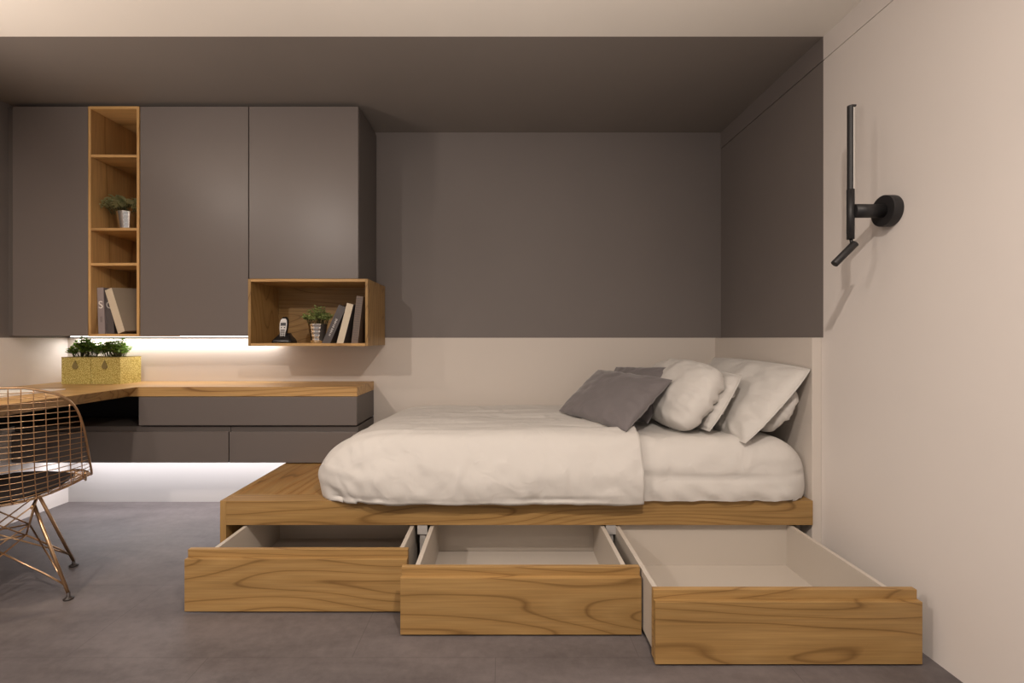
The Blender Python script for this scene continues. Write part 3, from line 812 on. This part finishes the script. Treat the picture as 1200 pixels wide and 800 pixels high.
# shelf column, lowest bay
zb = UZ0-0.003+bt
b1 = book('slim mauve-grey book with a white letter S on its spine, upright', (-2.222, 2.665, zb), (0, R(-2.0), 0), 0.036, 0.19, 0.255, bk_grey, pages=bk_pages, group='books in the shelf column')
text_obj(b1, 'S', 0.058, (0.018, -0.0012, 0.158), (PI/2, 0, 0), letter)
text_obj(b1, 'IIIIIII', 0.018, (0.018, -0.0012, 0.08), (PI/2, PI/2, 0), faint_letter)
b2 = book('charcoal book between the mauve-grey and the cream book in the shelf column', (-2.1835, 2.675, zb), (0, R(-2.0), 0), 0.040, 0.19, 0.250, bk_dark, group='books in the shelf column')
text_obj(b2, 'C', 0.058, (0.020, -0.0012, 0.158), (PI/2, 0, 0), phone_silver)
b3 = book('thick cream book leaning steeply to the left in the shelf column', (-2.106, 2.655, zb+0.001), (0, R(-17), 0), 0.050, 0.20, 0.248, bk_tan, bk_cream, group='books in the shelf column')
b3.rotation_euler = Matrix.Rotation(R(-17), 3, 'Y').to_euler()
# turned a little so the cover shows
b3.rotation_euler = (Matrix.Rotation(R(-17), 3, 'Y') @ Matrix.Rotation(R(-14), 3, 'Z')).to_euler()
# oak box
zb = bz0+bt2
c1_ = book('dark book with white spine lettering, leaning right beside the bushy plant', (-0.988, 2.655, zb), (0, R(24), 0), 0.042, 0.17, 0.232, bk_dark, group='books in the oak box')
text_obj(c1_, 'H HHI IH HHII', 0.0165, (0.022, -0.0012, 0.105), (PI/2, -PI/2, 0), letter)
c2_ = book('cream-spined book in the middle of the three books in the oak box', (-0.905, 2.650, zb), (0, R(14.5), 0), 0.036, 0.17, 0.228, bk_dark, bk_cream, group='books in the oak box')
c3_ = book('tall patterned brown book leaning lightly on the right side of the oak box', (-0.828, 2.660, zb), (0, R(6.5), 0), 0.036, 0.17, 0.262, bk_brown, group='books in the oak box')
bm = new_bm()
rnd = random.Random(3)
for k in range(19):
    z = 0.02+k*0.0125
    x = 0.004
    while x < 0.030:
        w_ = rnd.uniform(0.003, 0.008); box(bm, x, min(0.033, x+w_), -0.0016, -0.0007, z, z+0.006); x += w_+0.003
obj('spine_pattern', bm, faint_letter, c3_)

# ------------------------------------------------------------------ cordless phone
b = (-1.222, 2.72, bz0+bt2)
ph = thing('cordless_phone', 'cordless phone with silver face standing in its black cradle inside the oak box', 'phone', b, (0, 0, R(-4)))
def sect(bm, secs, smooth=True):
    """stack of rounded-rectangle sections (cx, cy, z, hx, hy, r)"""
    rings = []
    for (cx, cy, z, hx, hy, r) in secs:
        rg = []
        for q, (sx_, sy_) in enumerate(((1, 1), (-1, 1), (-1, -1), (1, -1))):
            for k in range(6):
                a = PI/2*q + PI/2*k/5
                rg.append(bm.verts.new((cx+sx_*(hx-r)+r*math.cos(a), cy+sy_*(hy-r)+r*math.sin(a), z)))
        rings.append(rg)
    n = len(rings[0])
    for A, B in zip(rings, rings[1:]):
        for k in range(n): bm.faces.new((A[k], A[(k+1) % n], B[(k+1) % n], B[k])).smooth = smooth
    bm.faces.new(rings[0][::-1]); bm.faces.new(rings[-1])
bm = new_bm()
sect(bm, [(0, 0, 0, 0.055, 0.045, 0.015), (0, 0, 0.010, 0.056, 0.046, 0.015), (0, 0.002, 0.022, 0.050, 0.040, 0.014), (0, 0.006, 0.040, 0.036, 0.026, 0.012), (0, 0.010, 0.056, 0.029, 0.016, 0.010)])
obj('cradle', bm, phone_black, ph)
bm = new_bm()
sect(bm, [(0, -0.012, 0.0245, 0.019, 0.010, 0.008), (0, -0.008, 0.060, 0.020, 0.011, 0.009), (0, -0.002, 0.100, 0.024, 0.012, 0.010), (0, 0.003, 0.130, 0.023, 0.011, 0.010), (0, 0.005, 0.143, 0.016, 0.009, 0.008), (0, 0.0055, 0.148, 0.006, 0.004, 0.003)])
hs = obj('handset', bm, phone_black, ph)
# silver face plate following the handset front
bm = new_bm()
def plate(secs, th=0.003):
    rows = []
    for (hw, z, y) in secs: rows.append([bm.verts.new((-hw, y, z)), bm.verts.new((hw, y, z)), bm.verts.new((hw, y+th, z)), bm.verts.new((-hw, y+th, z))])
    for A, B in zip(rows, rows[1:]):
        for k in range(4): bm.faces.new((A[k], A[(k+1) % 4], B[(k+1) % 4], B[k]))
    bm.faces.new(rows[0][::-1]); bm.faces.new(rows[-1])
def fy(z): return -0.0245 + (z-0.03)*0.145
plate([(0.014, 0.034, fy(0.034)), (0.015, 0.060, fy(0.060)), (0.020, 0.078, fy(0.078)), (0.0205, 0.110, fy(0.110)), (0.017, 0.128, fy(0.128)), (0.010, 0.137, fy(0.137))])
fp = obj('face_plate', bm, phone_silver, hs)
bm = new_bm(); plate([(0.0150, 0.097, fy(0.097)-0.001), (0.0150, 0.114, fy(0.114)-0.001)], 0.001); obj('screen', bm, screen_m, hs)
bm = new_bm()
for r_ in range(4):
    for c_ in range(3):
        z = 0.040+r_*0.0105; x = -0.0085+c_*0.0085
        box(bm, x-0.0028, x+0.0028, fy(z)-0.0022, fy(z)+0.001, z-0.003, z+0.003)
box(bm, -0.012, -0.006, fy(0.087)-0.002, fy(0.087)+0.001, 0.084, 0.089); box(bm, 0.006, 0.012, fy(0.087)-0.002, fy(0.087)+0.001, 0.084, 0.089)
obj('keypad', bm, phone_black, hs)

# ------------------------------------------------------------------ open magazine on the desk
b = (-2.39, 2.30, DZ1)
mg = thing('open_magazine', 'open white-paged magazine lying on the desk behind the wire chair', 'magazine', b, (0, 0, R(4)))
for s in (-1, 1):
    bm = new_bm(); nx, rows = 14, []
    for i in range(nx+1):
        t_ = i/nx; yy = s*(0.002+0.205*t_); zz = 0.002+0.010*math.sin(PI*min(1, t_*1.05))**0.7*(1-t_*0.5)+0.002*(1-t_)
        rows.append([bm.verts.new((-0.135+0.0*t_, yy, zz+0.002)), bm.verts.new((0.135, yy, zz+0.002)), bm.verts.new((0.135, yy, 0.0008)), bm.verts.new((-0.135, yy, 0.0008))])
    for A, B in zip(rows, rows[1:]):
        for k in range(4): bm.faces.new((A[k], A[(k+1) % 4], B[(k+1) % 4], B[k]))
    bm.faces.new(rows[0]); bm.faces.new(rows[-1][::-1])
    obj('page_block', bm, paper, mg)
